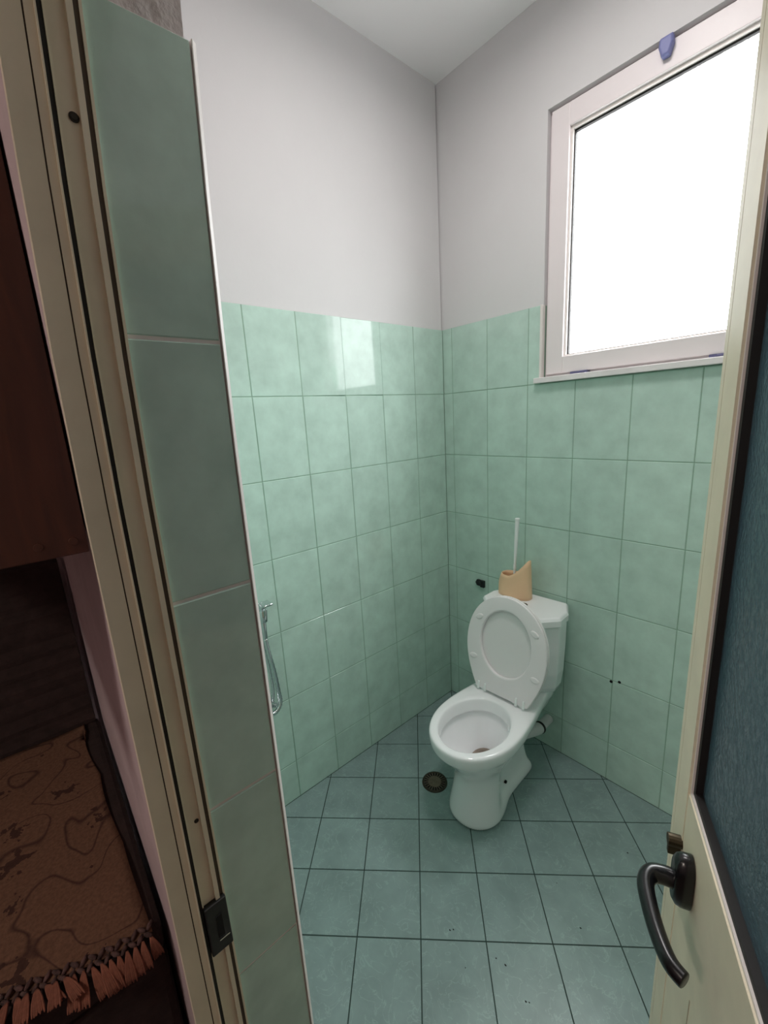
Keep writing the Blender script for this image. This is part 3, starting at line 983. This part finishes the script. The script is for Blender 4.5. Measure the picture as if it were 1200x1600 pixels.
# black plugged water outlet in the back wall
outlet = empty('water_outlet', (0.207, 0.0, 0.726))
tag(outlet, 'small black plugged water outlet in the tiles left of the cistern', 'pipe outlet')
bm = bmesh.new()
tube(bm, [(-0.004, 0.004, 0), (-0.004, -0.010, 0), (-0.004, -0.012, 0)], [0.018, 0.018, 0.012], 6)
link('pipe_nipple', bm, m_blackm, outlet, bevel=0.001)
bm = bmesh.new()
box(bm, 0.008, 0.032, -0.012, 0.002, -0.020, 0.016)
link('plug', bm, m_black, outlet, bevel=0.002)

# chrome hand shower on the left wall, half hidden by the jamb
spr = tag(empty('hand_shower', (0.0, -1.095, 0.90)), 'chrome hand shower with hose on the left wall, half hidden by the door jamb', 'hand shower')


def sp_(x, y, z): return (x, y + 1.095, z - 0.90)


bm = bmesh.new()
tube(bm, [sp_(0.0, -1.085, 0.895), sp_(0.006, -1.085, 0.895)], 0.028, 24)
tube(bm, [sp_(0.004, -1.085, 0.895), sp_(0.045, -1.085, 0.895)], 0.012, 16)
tube(bm, [sp_(0.048, -1.085, 0.868), sp_(0.048, -1.085, 0.915)], [0.017, 0.020], 20)
link('bracket', bm, m_chrome, spr, smooth=True, bevel=0.001)
bm = bmesh.new()
tube(bm, [sp_(0.048, -1.086, 0.80), sp_(0.048, -1.086, 0.86), sp_(0.048, -1.085, 0.90), sp_(0.050, -1.085, 0.925), sp_(0.056, -1.082, 0.938)], [0.010, 0.011, 0.013, 0.014, 0.014], 16)
box(bm, 0.040, 0.085, -1.090 + 1.095, -1.055 + 1.095, 0.933 - 0.90, 0.941 - 0.90)
link('spray_head', bm, m_chrome, spr, smooth=True, bevel=0.002)
bm = bmesh.new()
hp = smooth_path([sp_(0.048, -1.086, 0.80), sp_(0.046, -1.078, 0.73), sp_(0.044, -1.066, 0.65), sp_(0.042, -1.058, 0.56), sp_(0.044, -1.058, 0.51), sp_(0.048, -1.085, 0.485), sp_(0.046, -1.115, 0.50), sp_(0.04, -1.135, 0.56)], 8)
tube(bm, hp, [0.0085 * (1.0 + (0.08 if i % 2 else -0.08)) for i in range(len(hp))], 12)
link('hose', bm, m_chrome, spr, smooth=True)
bm = bmesh.new()
hp2 = smooth_path([sp_(0.03, -1.105, 0.86), sp_(0.028, -1.090, 0.78), sp_(0.026, -1.078, 0.68), sp_(0.026, -1.072, 0.58), sp_(0.028, -1.080, 0.52)], 8)
tube(bm, hp2, 0.006, 10)
link('supply_tube', bm, m_chrome, spr, smooth=True)
bm = bmesh.new()
tube(bm, [sp_(0.0, -1.10, 0.52), sp_(0.005, -1.10, 0.52)], 0.025, 20)
tube(bm, [sp_(0.004, -1.10, 0.52), sp_(0.05, -1.10, 0.52)], 0.012, 16)
tube(bm, [sp_(0.035, -1.10, 0.52), sp_(0.035, -1.072, 0.505)], [0.011, 0.010], 14)
link('angle_valve', bm, m_chrome, spr, smooth=True, bevel=0.001)

# ------------------------------------------------------------------ hall furniture
cab = tag(empty('wall_cabinet', (0.61, YO - 0.004, 1.382)), 'dark brown wooden wall cabinet hanging above the sofa in the hall', 'cabinet')
bm = bmesh.new(); box(bm, -0.02, 0.0, -0.55, 0.0, 0.0, 1.15)
link('end_panel', bm, m_wood, cab, bevel=0.002)
bm = bmesh.new(); box(bm, -1.2, -0.021, -0.55, 0.0, 0.03, 1.15)
link('carcass', bm, m_wood, cab, bevel=0.002)
for yy in (-0.018, -0.062, -0.118):
    bm = bmesh.new()
    tube(bm, [(-0.001, yy, 0.022), (0.002, yy, 0.022), (0.0022, yy, 0.022)], [0.007, 0.006, 0.003], 12)
    link('screw_cap', bm, m_wood, cab)

SY0 = YO - 0.012
sofa = tag(empty('sofa', (-0.1, -2.2, 0.0)), 'dark brown sofa in the hall under the wall cabinet', 'sofa')


def fbox(bm, x0, x1, y0, y1, z0, z1):
    box(bm, x0 + 0.1, x1 + 0.1, y0 + 2.2, y1 + 2.2, z0, z1)


bm = bmesh.new(); fbox(bm, -0.55, 0.455, -3.2, SY0, 0.02, 0.33)
link('base', bm, m_sofa, sofa, bevel=0.02)
bm = bmesh.new(); fbox(bm, -0.55, 0.462, -3.2, SY0, 0.332, 0.435)
link('seat_cushion', bm, m_sofa, sofa, bevel=0.025, segs=3)
bm = bmesh.new()
rr = []
for i in range(36):                              # soft back, faintly ribbed
    z = 0.436 + i * 0.019
    x = -0.50 - i * 0.0045 + 0.0035 * math.sin(i * 1.9) - (0.05 if i == 35 else 0.0)
    rr.append([(-0.70, 1.2 * 0 - 1.0, z), (x + 0.1, -1.0, z), (x + 0.1, SY0 - 0.01 + 2.2, z), (-0.70, SY0 - 0.01 + 2.2, z)])
loft(bm, rr)
link('backrest', bm, m_sofa, sofa, smooth=False, bevel=0.004)

# throw with a fringe lying on the seat
throw = tag(empty('throw_blanket', (0.0, -2.2, 0.437)), 'brown floral woven throw with a rust fringe spread over the sofa seat', 'throw blanket')
bm = bmesh.new()
nx, ny = 40, 50
TY0, TY1 = -3.0, -1.618
def recede(d): return 0.11 * (1 - math.exp(-(d / 0.25) ** 2))     # the cloth's front edge is not quite straight


grid = []
for i in range(nx + 1):
    row = []
    for j in range(ny + 1):
        s = i / nx; t = j / ny
        x = -0.49 + s * 0.965
        y = TY0 + t * (TY1 - TY0)
        edge = 0.016 * (1 - s) * math.sin(s * 9) * (t ** 6)
        x -= s * s * recede(TY1 - y)
        y -= abs(edge) + (0.03 * (1 - s) if t > 0.98 else 0.0)
        z = 0.004 + 0.004 * math.sin(x * 17 + y * 6) * math.sin(y * 11) + 0.004
        row.append(bm.verts.new((x, y + 2.2, z)))
    grid.append(row)
for i in range(nx):
    for j in range(ny):
        bm.faces.new((grid[i][j], grid[i + 1][j], grid[i + 1][j + 1], grid[i][j + 1]))
tw = link('woven_cloth', bm, m_floral, throw, smooth=True)
s_ = tw.modifiers.new('solid', 'SOLIDIFY'); s_.thickness = 0.006; s_.offset = 1
# braided border along the front edge
bm = bmesh.new()
nb = 90
for row in range(2):
    for k in range(nb):
        y = TY1 - 0.003 - k * 0.0155 - row * 0.007
        c = Vector((0.466 + row * 0.014 - recede(TY1 - y), y + 2.2, 0.012 - row * 0.006))
        d = Vector((0.008, 0.006 if (k + row) % 2 else -0.006, 0.0))
        tube(bm, [c - d, c, c + d], [0.003, 0.0055, 0.003], 6)
link('braided_border', bm, m_braid, throw, smooth=True)
random.seed(11)
tassel0 = None
for k in range(84):
    y = TY1 - 0.006 - k * 0.0155
    if tassel0 is None:
        bm = bmesh.new()
        for q in range(8):
            dy = (q - 3.5) * 0.0021 + random.uniform(-0.0006, 0.0006)
            tube(bm, [(0, 0, 0), (0.006, dy * 0.5, -0.010), (0.010, dy, -0.030), (0.012, dy * 1.2, -0.050), (0.013, dy * 1.3, -0.060 + random.uniform(-0.004, 0.004))], [0.0025, 0.0022, 0.0024, 0.0026, 0.0012], 6)
        tassel0 = link('tassel', bm, m_fringe, throw, smooth=True)
        o = tassel0
    else:
        o = tassel0.copy(); C.objects.link(o); o.parent = throw
    lay = min(1.0, recede(TY1 - y) / 0.04)                     # hanging over the edge, or lying on the seat
    o.location = (0.486 - recede(TY1 - y), y + 2.2, 0.004 + 0.008 * lay)
    o.rotation_euler = (random.uniform(-0.12, 0.12), random.uniform(-0.1, 0.1) - 1.45 * lay, random.uniform(-0.25, 0.25))
